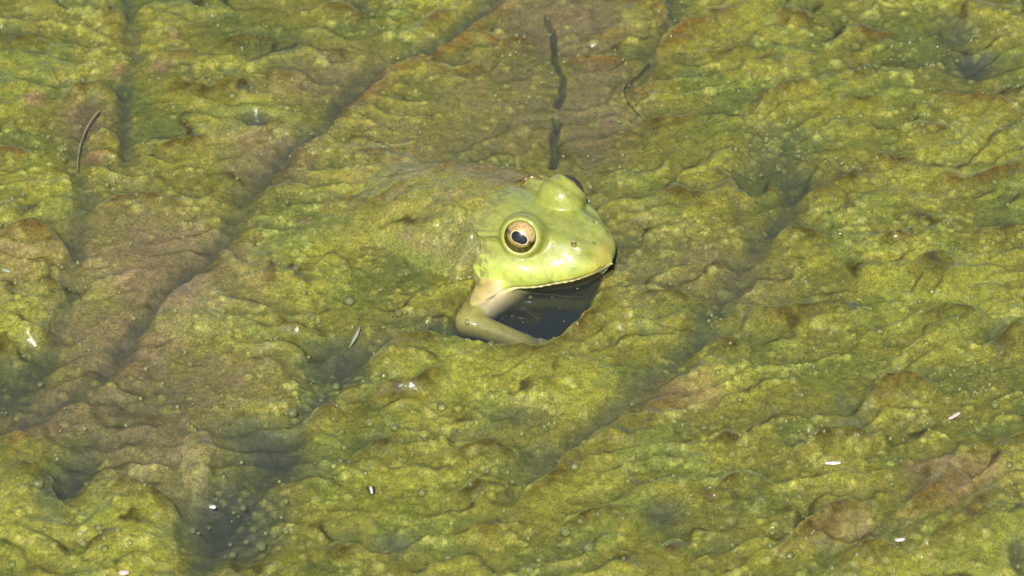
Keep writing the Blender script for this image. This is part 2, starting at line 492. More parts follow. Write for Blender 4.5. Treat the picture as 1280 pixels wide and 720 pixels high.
# pale flecks and fine mottling on the crown
c = mixv(c, np.array([0.46, 0.44, 0.16]), sstep(0.2, 0.6, nz(1.8, 19)) * 0.3 * (z > lipz + 1))
c = mixv(c, np.array([0.20, 0.21, 0.04]), sstep(0.2, 0.7, nz(2.3, 21)) * 0.3 * sstep(0.5, 0.9, hrel))
# row of fine dark scratches between eye and nostril
for q in range(7):
    c = mixv(c, OLIVE * 0.5, sstep(0.3, 0.08, seg((8.0 + q * 0.75, -6.4 + 0.06 * q, 17.4), (8.4 + q * 0.75, -5.4 + 0.06 * q, 17.7))[0]) * 0.6)
    # freckles
for q in range(46):
    k = RNG.integers(0, len(VP))
    if VP[k, 2] < 4 or VP[k, 0] < -14: continue
    d = np.linalg.norm((VP - VP[k]) * [0.6, 1, 1], axis=1)
    c = mixv(c, [0.09, 0.08, 0.025], sstep(0.75, 0.2, d) * RNG.uniform(0.3, 0.7))
FROG_V, FROG_C = VP, c

# ------------------------------------------------------------------ setting: pond bed and water
def sheet(name, size, z, mat):
    V = [(-size, -size, z), (size, -size, z), (size, size, z), (-size, size, z)]
    return tag(link(name, mesh_np(name, V, [(0, 1, 2, 3)], False), mat), kind='structure')
sheet('pond_bed', 30000, -70, M_BED)
s_, zb = 29000, -66
V = [(-s_, -s_, zb), (s_, -s_, zb), (s_, s_, zb), (-s_, s_, zb), (-s_, -s_, 0), (s_, -s_, 0), (s_, s_, 0), (-s_, s_, 0)]
tag(link('water', mesh_np('water', V, [(3, 2, 1, 0), (4, 5, 6, 7), (0, 1, 5, 4), (1, 2, 6, 5), (2, 3, 7, 6), (3, 0, 4, 7)], False), M_WATER), kind='structure')

# ------------------------------------------------------------------ algae mat (height field in mm)
def axis(lo, hi, step, far):
    a = list(np.arange(lo, hi + step, step)); d = step
    while a[-1] < far:
        d *= 1.12; a.append(a[-1] + d)
    d = step; b = [a[0]]
    while b[-1] > -far:
        d *= 1.12; b.append(b[-1] - d)
    return np.array(b[:0:-1] + a)
AX, AY = axis(-192, 192, 0.42, 1500), axis(-152, 172, 0.5, 1500)
GX, GY = np.meshgrid(AX.astype(np.float32), AY.astype(np.float32), indexing='xy')
# warped coordinates make every hand-placed crest ragged
WX = GX + 1.5 * fbm(GX / 13, GY / 13, 3, 40, 0.4)
WY = GY + 1.7 * fbm(GX / 11, GY / 13, 3, 50, 0.4)

def polydist(pts):
    """distance, signed side (+ = behind, away from the camera) and arc parameter to a pixel polyline, in a window"""
    if pts[-1][0] < pts[0][0]: pts = pts[::-1]
    xs_, ys_ = px(np.array([p[0] for p in pts], float), np.array([p[1] for p in pts], float))
    pad = 34
    i0, i1 = np.searchsorted(AX, [xs_.min() - pad, xs_.max() + pad]); j0, j1 = np.searchsorted(AY, [ys_.min() - pad, ys_.max() + pad])
    w = (slice(j0, j1), slice(i0, i1))
    x, y = WX[w], WY[w]
    best = np.full(x.shape, 1e9, np.float32); side = np.zeros_like(best); arc = np.zeros_like(best)
    L = np.hypot(np.diff(xs_), np.diff(ys_)); tot = L.sum(); run = 0
    for k in range(len(L)):
        ax_, ay_, dx, dy = xs_[k], ys_[k], xs_[k + 1] - xs_[k], ys_[k + 1] - ys_[k]
        t = np.clip(((x - ax_) * dx + (y - ay_) * dy) / (L[k] ** 2), 0, 1)
        d = np.hypot(x - ax_ - t * dx, y - ay_ - t * dy)
        cr = (dx * (y - ay_) - dy * (x - ax_))
        m = d < best
        best[m] = d[m]; side[m] = np.sign(cr)[m]; arc[m] = ((run + t * L[k]) / tot)[m]
        run += L[k]
    return w, best, side, arc

# base relief
QY = GY - np.where(GX > -20, 0.62 * (np.sqrt((GX + 20) ** 2 + 400) - 20), 0)
ph = QY / 15.0 + 1.0 * perlin(GX / 36, GY / 30, 1) + 0.42 * perlin(GX / 12, GY / 13, 2) + 0.10 * perlin(GX / 4, GY / 4.5, 22)
def saw(p):
    p = p - np.floor(p)
    return sstep(0.0, 0.76, p) * (1 - sstep(0.66, 1.0, p))
amp = sstep(-0.25, 0.5, perlin(GX / 28, GY / 24, 3) + 0.2)
HT = -0.5 + 1.3 * fbm(GX / 45, GY / 45, 2, 4)
HT += 1.9 * amp * (saw(ph) - 0.35)
ph2 = QY / 7.0 + 0.9 * perlin(GX / 14, GY / 13, 6) + 0.25 * perlin(GX / 5, GY / 5, 7)
amp2 = sstep(-0.1, 0.5, perlin(GX / 15, GY / 13, 8) + 0.15)
HT += 0.4 * amp2 * (saw(ph2) - 0.35)
lump = fbm(GX / 9.5, GY / 10.5, 3, 9, 0.36)
HT += 0.42 * lump
def band(p, a, b, c_, d):
    p = p - np.floor(p)
    return sstep(a, b, p) * (1 - sstep(c_, d, p))
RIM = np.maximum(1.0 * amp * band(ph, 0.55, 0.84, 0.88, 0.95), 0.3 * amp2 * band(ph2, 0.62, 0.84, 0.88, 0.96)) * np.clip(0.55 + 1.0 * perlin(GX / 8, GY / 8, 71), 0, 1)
BROWN = np.zeros_like(HT); DARK = np.zeros_like(HT); BRIGHT = np.zeros_like(HT); SMOOTH = np.zeros_like(HT); RUST = np.zeros_like(HT)

def blob(u, v, ru, rv, dh=0.0, brown=0.0, dark=0.0, bright=0.0, smooth=0.0, rot=0.0, rust=0.0):
    """soft patch of the mat: centre and radii in photo pixels on the pond surface"""
    cx, cy = px(u, v); k = 0.26
    rx, ry = ru * k, rv * k / math.sin(ELEV)
    r = math.radians(rot); dx, dy = WX - cx, WY - cy
    a, b = (dx * math.cos(r) + dy * math.sin(r)) / rx, (-dx * math.sin(r) + dy * math.cos(r)) / ry
    g = np.exp(-(a * a + b * b) ** 1.4)
    global HT
    HT += (dh if dh > 0 else 0.65 * dh) * g
    for arr, w in ((BROWN, brown), (DARK, dark), (BRIGHT, bright), (SMOOTH, smooth), (RUST, rust)):
        if w: np.maximum(arr, w * g, out=arr)

BLOBS = [
    # sunken silty sheets
    dict(u=200, v=330, ru=105, rv=85, dh=-0.6, brown=0.9, smooth=0.75, rot=38),
    dict(u=150, v=430, ru=75, rv=60, dh=-1.2, brown=1.0, smooth=0.75, rot=38),
    dict(u=90, v=505, ru=95, rv=36, dh=-1.0, brown=0.9, smooth=0.7, rot=20),
    dict(u=340, v=190, ru=60, rv=45, dh=-1.0, brown=0.75, smooth=0.6, rot=45),
    dict(u=410, v=95, ru=80, rv=45, dh=-1.0, brown=0.55, smooth=0.5, rot=35),
    dict(u=640, v=130, ru=110, rv=85, dh=-1.6, brown=0.45, smooth=0.8),
    dict(u=740, v=130, ru=60, rv=95, dh=-1.6, brown=0.7, smooth=0.8),
    dict(u=700, v=20, ru=90, rv=60, dh=-1.4, brown=0.9, smooth=0.8),
    dict(u=540, v=190, ru=130, rv=60, dh=0.3, brown=0.35, smooth=0.5),
    dict(u=480, v=250, ru=90, rv=50, dh=0.3, brown=0.2, smooth=0.5),
    dict(u=190, v=545, ru=100, rv=60, dh=-0.8, brown=0.7, dark=0.2, smooth=0.5, rot=25),
    dict(u=260, v=480, ru=100, rv=40, dh=-0.6, brown=0.65, smooth=0.5, rot=20),
    dict(u=850, v=490, ru=55, rv=26, brown=0.65, rot=20, rust=0.3),
    dict(u=1195, v=600, ru=60, rv=26, brown=0.8, rot=25, rust=0.35),
    dict(u=1060, v=660, ru=40, rv=18, brown=0.6, rot=25),
    dict(u=900, v=340, ru=70, rv=60, dh=-0.8, brown=0.4, smooth=0.4, rot=40),
    dict(u=105, v=150, ru=40, rv=30, brown=0.6, rust=0.2),
    dict(u=25, v=330, ru=55, rv=45, dh=0.9, brown=0.4, rust=0.25),
    # water pockets
    dict(u=1215, v=75, ru=34, rv=20, dh=-6.0, dark=0.8),
    dict(u=1200, v=35, ru=30, rv=18, dh=-4.0, dark=0.5),
    dict(u=319, v=146, ru=16, rv=8, dh=-5.0, dark=0.8),
    dict(u=290, v=645, ru=62, rv=50, dh=-5.2, dark=1.0, smooth=0.6),
    dict(u=335, v=560, ru=45, rv=42, dh=-3.8, dark=0.8, smooth=0.6, rot=45),
    dict(u=420, v=450, ru=50, rv=26, dh=-3.6, dark=0.7, smooth=0.6, rot=55),
    dict(u=82, v=600, ru=24, rv=46, dh=-6.0, dark=0.7, smooth=0.5, rot=-20),
    dict(u=18, v=490, ru=36, rv=26, dh=-5.0, dark=0.6, smooth=0.5, rot=30),
    dict(u=30, v=455, ru=45, rv=25, dh=-3.0, dark=0.4, rot=20),
    dict(u=830, v=640, ru=24, rv=16, dh=-3.0, dark=0.6),
    dict(u=1250, v=420, ru=16, rv=22, dh=-4.0, dark=0.6),
    dict(u=1275, v=690, ru=14, rv=22, dh=-4.0, dark=0.6),
    dict(u=675, v=570, ru=34, rv=16, dh=-2.6, dark=0.4, rot=30),
    dict(u=655, v=520, ru=50, rv=16, dh=-1.8, dark=0.35, rot=10),
    dict(u=970, v=190, ru=50, rv=50, dh=-2.0, dark=0.3, smooth=0.4),
    dict(u=1070, v=510, ru=24, rv=22, dh=-2.2, dark=0.3),
    dict(u=1125, v=660, ru=36, rv=16, dh=-2.6, dark=0.3, rot=20),
    dict(u=490, v=680, ru=26, rv=14, dh=-2.6, dark=0.6),
    dict(u=500, v=400, ru=40, rv=14, dh=-2.0, dark=0.2, smooth=0.4),
    # bright lumps
    dict(u=160, v=665, ru=55, rv=55, dh=4.4, bright=0.7),
    dict(u=28, v=640, ru=45, rv=50, dh=4.0, bright=0.5),
    dict(u=245, v=595, ru=22, rv=45, dh=2.6, brown=0.5, bright=0.2),
    dict(u=30, v=405, ru=40, rv=36, dh=2.6, bright=0.5),
    dict(u=40, v=230, ru=60, rv=60, dh=1.0, bright=0.6),
    dict(u=600, v=470, ru=130, rv=34, dh=1.8, bright=0.7),
    dict(u=520, v=455, ru=60, rv=26, dh=1.6, bright=0.5),
    dict(u=720, v=490, ru=80, rv=34, dh=1.4, bright=0.7),
    dict(u=905, v=480, ru=60, rv=30, dh=0.8, bright=0.9, rot=20),
    dict(u=1170, v=360, ru=110, rv=60, dh=1.0, bright=0.6),
    dict(u=1130, v=690, ru=70, rv=30, dh=1.4, bright=0.4, rot=25),
    dict(u=1230, v=670, ru=60, rv=34, dh=1.8, bright=0.7, rot=25),
    dict(u=390, v=350, ru=80, rv=60, dh=0.8, bright=0.4),
    dict(u=240, v=400, ru=40, rv=30, dh=1.0, bright=0.1),
    dict(u=480, v=275, ru=26, rv=22, dh=3.0, bright=0.6),
    dict(u=620, v=625, ru=150, rv=60, dh=0.6, bright=0.45),
    dict(u=470, v=620, ru=90, rv=40, dh=0.8, bright=0.6),
    dict(u=1030, v=440, ru=120, rv=50, dh=0.4, bright=0.3),
    dict(u=890, v=190, ru=50, rv=40, dh=0.8, bright=0.4),
    dict(u=800, v=330, ru=60, rv=60, dh=0.6, brown=0.3),
    dict(u=1100, v=150, ru=150, rv=70, dh=0.3, bright=0.4),
    # small pinkish scraps of decayed algae
    dict(u=216, v=43, ru=9, rv=7, dh=0.6, brown=1.0, rust=0.5), dict(u=227, v=66, ru=10, rv=5, dh=0.5, brown=1.0, rust=0.5),
    dict(u=199, v=82, ru=13, rv=6, dh=0.5, brown=1.0, rust=0.4), dict(u=148, v=88, ru=8, rv=8, brown=1.0, rust=0.5),
    dict(u=43, v=122, ru=14, rv=9, dh=0.6, brown=1.0, rust=0.5), dict(u=120, v=192, ru=16, rv=9, brown=1.0, rust=0.7),
    dict(u=1155, v=580, ru=20, rv=10, brown=1.0, rust=0.3), dict(u=385, v=275, ru=10, rv=6, brown=0.8, rust=0.2),
]
for b in BLOBS: blob(**b)

# cracks and channels: half width and depth in mm
CH = [
    ([(161, -10), (165, 38), (169, 68), (161, 98), (150, 124), (154, 150), (161, 176), (158, 199)], 2.4, 5.0, 0.5),
    ([(112, 130), (100, 165), (94, 210), (109, 240), (104, 275), (92, 320), (82, 380), (62, 430), (40, 470)], 3.6, 4.6, 0.4),
    ([(622, -6), (598, 16), (568, 40), (536, 64), (505, 72), (474, 84), (446, 108), (412, 146), (384, 166), (344, 204), (308, 244), (288, 290), (262, 318), (236, 340), (214, 362), (186, 390), (160, 425), (120, 468), (70, 500), (10, 530)], 3.4, 6.6, 0.55),
    ([(686, 15), (691, 49), (698, 75), (702, 113), (700, 126)], 0.8, 6.2, 0.9),
    ([(695, 145), (691, 169), (694, 205)], 1.2, 6.6, 0.9),
    ([(835, 0), (838, 26), (818, 52), (808, 82), (792, 100)], 2.6, 4.2, 0.4),
    ([(740, 10), (752, 40), (735, 66)], 1.8, 2.0, 0.2),
    ([(1000, 215), (985, 257), (950, 302), (912, 359), (882, 404), (837, 452), (800, 482), (750, 525), (715, 556)], 4.6, 6.2, 0.5),
    ([(935, 205), (918, 245), (938, 290)], 2.6, 2.6, 0.3),
    ([(480, 425), (440, 452), (410, 480), (372, 530), (330, 590), (280, 650), (245, 720)], 4.4, 5.0, 0.8),
    ([(222, 575), (226, 620), (228, 680)], 2.6, 3.4, 0.4),
    ([(960, 585), (930, 640), (900, 690)], 3.5, 2.4, 0.2),
    ([(520, 409), (535, 406), (552, 405)], 1.6, 9.0, 0.9),
    ([(735, 250), (752, 270), (772, 300), (775, 325)], 1.4, 3.0, 0.3),
    ([(255, 545), (275, 570), (268, 610)], 2.0, 2.5, 0.4),
]
for pts, w_, dep, dk in CH:
    w, d, sd, ar = polydist(pts)
    g = np.exp(-(d / w_) ** 2) * (0.75 + 0.35 * perlin(GX[w] / 9, GY[w] / 9, 60))
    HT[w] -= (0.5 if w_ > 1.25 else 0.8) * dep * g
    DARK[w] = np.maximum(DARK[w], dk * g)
    SMOOTH[w] = np.maximum(SMOOTH[w], 0.9 * np.exp(-(d / (1.6 * w_)) ** 2))

# crests: (polyline, height mm, rust) front ramps towards the camera, the back drops off
CR = [
    ([(-10, 50), (38, 48), (62, 56)], 1.8, .3), ([(120, 11), (148, 20), (160, 48)], 2.2, .2),
    ([(186, 70), (214, 68), (250, 67)], 1.6, .5), ([(264, 50), (300, 47), (342, 50)], 1.8, .1),
    ([(186, 99), (214, 98), (232, 110), (262, 115), (285, 105), (316, 103)], 2.6, .1),
    ([(70, 128), (101, 112), (124, 110), (148, 128)], 2.6, .4), ([(108, 165), (135, 168), (158, 188)], 2.4, .3),
    ([(-10, 186), (22, 185), (38, 195)], 2.0, .9), ([(192, 185), (225, 182), (258, 170)], 1.8, .2),
    ([(334, 84), (356, 94), (380, 87)], 2.0, .5), ([(394, 5), (424, 6), (454, 22)], 1.8, .5),
    ([(112, 268), (150, 247), (176, 243), (210, 250), (244, 262)], 2.0, .5),
    ([(640, -8), (610, 19), (580, 41), (550, 64), (516, 72), (486, 84), (460, 107), (449, 124), (426, 144), (400, 161)], 2.4, 1.0),
    ([(400, 163), (360, 201), (319, 242), (300, 264)], 1.8, .25),
    ([(306, 296), (270, 321), (244, 344), (225, 366), (199, 389), (178, 408)], 2.4, .2),
    ([(528, 38), (546, 21), (568, 19)], 2.0, .8), ([(596, 44), (625, 49), (651, 46), (663, 68)], 1.8, .8),
    ([(536, 83), (569, 88), (606, 80)], 1.6, .4),
    ([(766, 6), (797, -4), (827, 3), (833, 32)], 2.6, .8), ([(734, 50), (760, 38), (784, 34)], 1.4, .7),
    ([(706, 82), (734, 68), (760, 71), (798, 76)], 1.8, .9),
    ([(814, 72), (835, 49), (865, 30), (890, 22)], 2.6, .8), ([(782, 120), (800, 104), (812, 86)], 1.8, .8),
    ([(800, 145), (837, 150), (875, 143)], 2.0, .3), ([(752, 175), (770, 168), (800, 164)], 1.6, .3),
    ([(882, 12), (904, 16), (926, 14)], 1.6, .6), ([(968, 24), (995, 17), (1020, 27)], 1.6, .5),
    ([(1058, 34), (1085, 40), (1122, 43)], 2.0, .5), ([(878, 72), (912, 67), (946, 62)], 2.2, .3),
    ([(928, 133), (957, 120), (987, 109), (1022, 102)], 2.2, .3), ([(1055, 93), (1075, 88), (1096, 85)], 1.2, .2),
    ([(1050, 122), (1081, 129), (1104, 126)], 2.2, .2), ([(1170, 110), (1205, 122), (1239, 120), (1272, 132)], 2.4, .7),
    ([(1136, 160), (1167, 160), (1190, 166)], 2.0, .4), ([(1092, 190), (1122, 201), (1150, 198)], 2.2, .2),
    ([(998, 252), (1032, 236), (1070, 221), (1104, 213)], 2.6, .1), ([(1170, 220), (1205, 227), (1242, 217), (1290, 200)], 2.4, .5),
    ([(898, 208), (916, 230), (930, 256)], 2.0, .2), ([(808, 245), (850, 240), (900, 252)], 2.0, .3),
    ([(966, 297), (987, 287), (1010, 297), (1044, 297)], 2.6, .1), ([(1100, 304), (1120, 298), (1140, 296)], 1.8, .2),
    ([(1220, 287), (1250, 286), (1290, 284)], 2.2, .1), ([(1126, 346), (1156, 338), (1184, 318)], 2.6, .1),
    ([(915, 384), (950, 391), (987, 391), (1032, 383), (1082, 376)], 2.6, .1), ([(790, 366), (837, 367), (874, 376)], 2.2, .2),
    ([(870, 444), (901, 430), (944, 434)], 2.6, .2), ([(1148, 402), (1182, 391), (1216, 396), (1230, 406)], 2.4, .1),
    ([(1234, 440), (1257, 419), (1290, 408)], 2.6, .2), ([(1073, 500), (1107, 482), (1137, 477), (1176, 483)], 2.8, .4),
    ([(632, 636), (670, 611), (700, 589), (719, 566), (749, 544), (794, 525), (825, 516)], 3.0, .15),
    ([(996, 566), (1032, 549), (1059, 544), (1090, 548)], 3.4, .1), ([(972, 694), (1010, 667), (1040, 641), (1070, 634), (1094, 643)], 3.2, .4),
    ([(1034, 722), (1062, 697), (1092, 689), (1134, 698)], 3.2, .2), ([(1126, 644), (1160, 619), (1194, 586)], 2.6, .8),
    ([(1155, 702), (1194, 660), (1220, 634), (1256, 612)], 3.2, .3), ([(1205, 565), (1250, 551), (1290, 543)], 2.4, .1),
    ([(830, 688), (846, 680), (862, 682)], 1.8, .3), ([(394, 520), (410, 512), (428, 518)], 2.2, .2),
    ([(455, 492), (497, 490), (535, 476), (562, 471)], 2.6, .15), ([(444, 577), (475, 559), (505, 551)], 2.8, .1),
    ([(556, 574), (587, 561), (614, 559), (640, 566), (652, 580)], 2.6, .1), ([(394, 692), (426, 686), (458, 683)], 2.4, .1),
    ([(588, 668), (606, 660), (628, 650)], 1.8, .5), ([(-10, 598), (30, 590), (58, 600), (79, 638)], 3.2, .1),
    ([(116, 612), (150, 606), (180, 617), (210, 636), (216, 655)], 3.4, .2), ([(374, 540), (397, 521), (428, 512)], 2.4, .1),
    ([(228, 550), (250, 542), (266, 566)], 2.2, .3), ([(-10, 298), (45, 286), (72, 304), (72, 326)], 3.0, .6),
    ([(44, 368), (64, 361), (78, 380)], 2.6, .2), ([(336, 388), (360, 407), (396, 400)], 2.4, .2),
    ([(140, 468), (161, 452), (188, 450)], 1.8, .5), ([(452, 455), (490, 432), (530, 420), (560, 430)], 2.6, .15),
    ([(590, 446), (628, 438), (662, 444), (712, 424), (748, 385), (764, 352)], 2.2, .35),
    ([(440, 258), (470, 268), (505, 254)], 2.0, .4), ([(336, 316), (342, 340), (338, 362)], 1.4, .2),
    ([(404, 250), (430, 254), (462, 250)], 1.6, .2), ([(430, 195), (470, 190), (520, 186)], 1.4, .5),
    ([(540, 248), (580, 233), (617, 216), (660, 209)], 1.6, .9), ([(0, 548), (20, 543), (38, 552)], 1.6, .9),
    ([(168, 525), (186, 520), (206, 524)], 1.5, .2), ([(800, 512), (830, 500), (860, 505)], 1.6, .8),
    ([(700, 660), (740, 640), (790, 634)], 2.0, .1), ([(880, 560), (910, 545), (950, 540)], 1.8, .1),
    ([(880, 620), (920, 600), (960, 596)], 1.8, .1), ([(560, 620), (600, 604), (640, 606)], 1.6, .1),
]
for pts, a, rust in CR:
    w, d, sd, ar = polydist(pts)
    tap = np.sqrt(np.clip(np.sin(np.pi * ar), 0, 1))
    front = np.exp(-(d / 9.5) ** 1.2); back = np.exp(-(d / 3.2) ** 2)
    big = a >= 2.6
    a_ = (1.15 if big else 0.85) * a * tap
    HT[w] += a_ * np.where(sd < 0, front, back)
    HT[w] -= np.where(sd > 0, 0.55 * a_ * np.exp(-((d - 5.5) / 3.4) ** 2) * sstep(0, 3, d), 0)      # the trough of water behind it
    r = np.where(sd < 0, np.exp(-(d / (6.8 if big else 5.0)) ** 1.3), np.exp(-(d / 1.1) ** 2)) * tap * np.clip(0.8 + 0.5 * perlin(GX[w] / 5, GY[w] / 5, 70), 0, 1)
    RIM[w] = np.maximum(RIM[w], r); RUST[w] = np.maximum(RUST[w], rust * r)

# silty sheets lose the fine relief
sm = SMOOTH * 0.75
HT -= sm * (0.28 * lump + 0.75 * 1.9 * amp * (saw(ph) - 0.35) + 0.8 * 0.4 * amp2 * (saw(ph2) - 0.35))
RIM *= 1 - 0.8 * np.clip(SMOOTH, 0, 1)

# drape over the frog: body covered behind the cover line, open in front of it
lx, ly = to_local(GX, GY)
ii = np.clip((lx - gx[0]) / H, 0, len(gx) - 1.001); jj = np.clip((ly - gy[0]) / H, 0, len(gy) - 1.001)
i0, j0 = ii.astype(int), jj.astype(int); fi, fj = ii - i0, jj - j0
tp = np.maximum(top, -6.0)
td = tp.copy()
for q in range(1, 9):                      # the veil hangs a few mm clear of the flanks
    for w_ in (0.45 * q * H,):
        td[:, q:] = np.maximum(td[:, q:], tp[:, :-q] - w_); td[:, :-q] = np.maximum(td[:, :-q], tp[:, q:] - w_)
bl = sstep(-10, -15, gx)[:, None]
tp = tp * (1 - bl) + td * bl
k_ = np.hanning(13); k_ /= k_.sum()
tps = np.apply_along_axis(lambda m: np.convolve(m, k_, 'same'), 0, tp); tps = np.apply_along_axis(lambda m: np.convolve(m, k_, 'same'), 1, tps)
samp = lambda T: (T[i0, j0] * (1 - fi) * (1 - fj) + T[i0 + 1, j0] * fi * (1 - fj) + T[i0, j0 + 1] * (1 - fi) * fj + T[i0 + 1, j0 + 1] * fi * fj)
body = samp(tps) + FZ
inbox = (lx > gx[0]) & (lx < gx[-1]) & (ly > gy[0]) & (ly < gy[-1])
cover_x = np.where(ly < -13, -16.5 + 8.0 * sstep(-14, -21, ly), -16.5 + 1.5 * perlin(GX / 7, GY / 7, 80) + 2.5 * sstep(8, 15, ly) + 8 * sstep(15, 22, ly))     # where the veil of algae ends on the skin
cov = sstep(2.0, -2.2, lx - cover_x + 1.3 * perlin(GX / 3.5, GY / 3.5, 81))
side_ok = sstep(-33, -30, ly)
fe = sstep(1.5, -9, lx - cover_x)            # thin, torn edge growing to a thick veil
drape = body + 0.1 + 1.3 * fe + (0.5 + 0.5 * fe) * lump + 0.45 * fe * np.clip(HT, -2, 3)
dd = np.where(inbox & (body > -5.8), drape * cov * side_ok + (1 - cov * side_ok) * (-9), -9)
kk = 3.0
hcl = np.clip(0.5 + 0.5 * (dd - HT) / kk, 0, 1)
DR = hcl * sstep(1.5, 5, dd)
HT = HT * (1 - hcl) + dd * hcl + kk * hcl * (1 - hcl) * sstep(-6, 0, dd)
BROWN = np.maximum(BROWN, DR * (0.22 + 0.35 * perlin(GX / 12, GY / 12, 82)))
RUST = np.maximum(RUST, DR * sstep(2, 14, ly) * 0.55)

# open head: nothing of the mat may poke through the exposed skin
head = np.where(inbox & (lx > -16), np.maximum(body, -8), -8)
head_in = sstep(-2, 1.0, body) * (1 - cov) * inbox * (lx > -20)
HT = HT * (1 - head_in) + np.minimum(HT, -2.0) * head_in

# the dark pool under the chin
def polysd(pts):
    xs_, ys_ = px(np.array([p[0] for p in pts], float), np.array([p[1] for p in pts], float))
    d = np.full(GX.shape, 1e9, np.float32); ins = np.zeros(GX.shape, bool)
    wx, wy = GX + 0.5 * fbm(GX / 6, GY / 6, 2, 90), GY + 0.5 * fbm(GX / 6, GY / 6, 2, 91)
    n = len(xs_)
    for k in range(n):
        x0, y0, x1, y1 = xs_[k], ys_[k], xs_[(k + 1) % n], ys_[(k + 1) % n]
        dx, dy = x1 - x0, y1 - y0
        t = np.clip(((wx - x0) * dx + (wy - y0) * dy) / (dx * dx + dy * dy), 0, 1)
        d = np.minimum(d, np.hypot(wx - x0 - t * dx, wy - y0 - t * dy))
        ins ^= ((y0 > wy) != (y1 > wy)) & (wx < (x1 - x0) * (wy - y0) / (y1 - y0 + 1e-9) + x0)
    return np.where(ins, d, -d)
POOL = [(545, 413), (562, 398), (580, 370), (596, 352), (640, 330), (700, 320), (742, 324), (754, 332), (750, 354), (736, 386), (700, 420), (660, 432), (606, 428), (580, 421), (558, 415)]
ps = polysd(POOL)
hole = sstep(-0.8, 12.0, ps) ** 0.8
edge = sstep(-0.8, 1.0, ps)
HT = HT * (1 - edge) + np.minimum(HT, 0.0) * edge - 30.0 * hole
DARK = np.maximum(DARK, 0.5 * hole)

# trapped gas: thousands of little domes pushing the film up
def stamp(n, rlo, rhi, k, wfun):
    cx, cy = RNG.uniform(-200, 200, n), RNG.uniform(-155, 178, n)
    rr = rlo + (rhi - rlo) * RNG.random(n) ** 2.6
    pi_, pj_ = np.searchsorted(AX, cx), np.searchsorted(AY, cy)
    keep = RNG.random(n) < wfun(np.clip(pj_, 0, len(AY) - 1), np.clip(pi_, 0, len(AX) - 1))
    for x0, y0, r in zip(cx[keep], cy[keep], rr[keep]):
        i0, i1 = np.searchsorted(AX, [x0 - r * 1.2, x0 + r * 1.2]); j0, j1 = np.searchsorted(AY, [y0 - r * 1.2, y0 + r * 1.2])
        if i1 <= i0 or j1 <= j0: continue
        q = ((AX[i0:i1][None] - x0) ** 2 + (AY[j0:j1][:, None] - y0) ** 2) / r ** 2
        b = np.clip(1 - q, 0, 1) ** 0.75
        HT[j0:j1, i0:i1] += k * r * b
        DOME[j0:j1, i0:i1] = np.maximum(DOME[j0:j1, i0:i1], b)
DOME = np.zeros_like(HT)
dens = np.clip(0.35 + 0.9 * perlin(GX / 26, GY / 26, 95), 0.03, 1) * (1 - 0.9 * np.clip(BROWN, 0, 1)) * (1 - 0.8 * hole) * (1 - 0.5 * DR)
stamp(16000, 0.55, 1.9, 0.32, lambda j, i: dens[j, i])
stamp(1300, 1.4, 3.4, 0.30, lambda j, i: dens[j, i])
HT += 0.06 * fbm(GX / 1.6, GY / 1.9, 2, 97)
HT = np.where((np.abs(GX) > 260) | (np.abs(GY) > 240), np.minimum(HT, 2.5), HT)

# mat colour: pigment, with water haze and fold shade painted in
def C3(r, g, b): return np.array([r, g, b], np.float32)
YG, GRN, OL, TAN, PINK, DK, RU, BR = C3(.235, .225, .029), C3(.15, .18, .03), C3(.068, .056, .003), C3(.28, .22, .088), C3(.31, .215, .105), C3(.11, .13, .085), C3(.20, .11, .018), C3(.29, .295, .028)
def mixm(c, d, w): return c + (d - c) * np.clip(w, 0, 1)[..., None]
n_lo = fbm(GX / 30, GY / 26, 3, 100); n_md = fbm(GX / 9, GY / 7, 3, 101); n_hi = fbm(GX / 3, GY / 2.6, 2, 102)
c = np.broadcast_to(YG, GX.shape + (3,)).copy()
c = mixm(c, GRN, sstep(-0.25, 0.5, n_lo + 0.5 * n_md) * 0.75)
c = mixm(c, TAN, sstep(0.25, 0.7, n_md - 0.4 * n_lo) * 0.2)
c = mixm(c, BR, BRIGHT * (0.6 + 0.6 * n_md))
c = mixm(c, TAN, BROWN * (1.15 + 0.4 * n_md))
c = mixm(c, PINK, BROWN * sstep(0.1, 0.7, fbm(GX / 14, GY / 12, 2, 103)) * 0.7)
c = mixm(c, DK, DARK * 0.85)  # channels and pools: water haze and sky reflection painted into the tint
c = mixm(c, C3(.38, .375, .085), DOME * 0.5)
c = mixm(c, OL, RIM * 1.15)  # olive rim pigment, deepened to paint in shade along the folds
c = mixm(c, RU, RUST * 0.8)
c *= (1 + 0.22 * n_hi)[..., None]
nyx = GX.shape
Vm = np.stack([GX.ravel(), GY.ravel(), HT.ravel()], 1)
idx = np.arange(GX.size).reshape(nyx)
Fm = np.stack([idx[:-1, :-1], idx[:-1, 1:], idx[1:, 1:], idx[1:, :-1]], -1).reshape(-1, 4)
me = mesh_np('algae_mat', Vm, Fm)
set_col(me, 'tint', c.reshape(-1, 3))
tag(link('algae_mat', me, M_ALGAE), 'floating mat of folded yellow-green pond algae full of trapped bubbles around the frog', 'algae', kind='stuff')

def mat_z(x, y):
    i = int(np.clip(np.searchsorted(AX, x), 1, len(AX) - 1)); j = int(np.clip(np.searchsorted(AY, y), 1, len(AY) - 1))
    return float(HT[j, i])
def on_mat(u, v):
    """pixel -> point where the view ray meets the mat or the water"""
    for z in np.arange(24.0, -0.01, -0.2):          # march down the line of sight
        x, y = px(u, v, z)
        if mat_z(x, y) >= z: return float(x), float(y), float(z)
    x, y = px(u, v, 0.0); z = 0.0
    return x, y, z

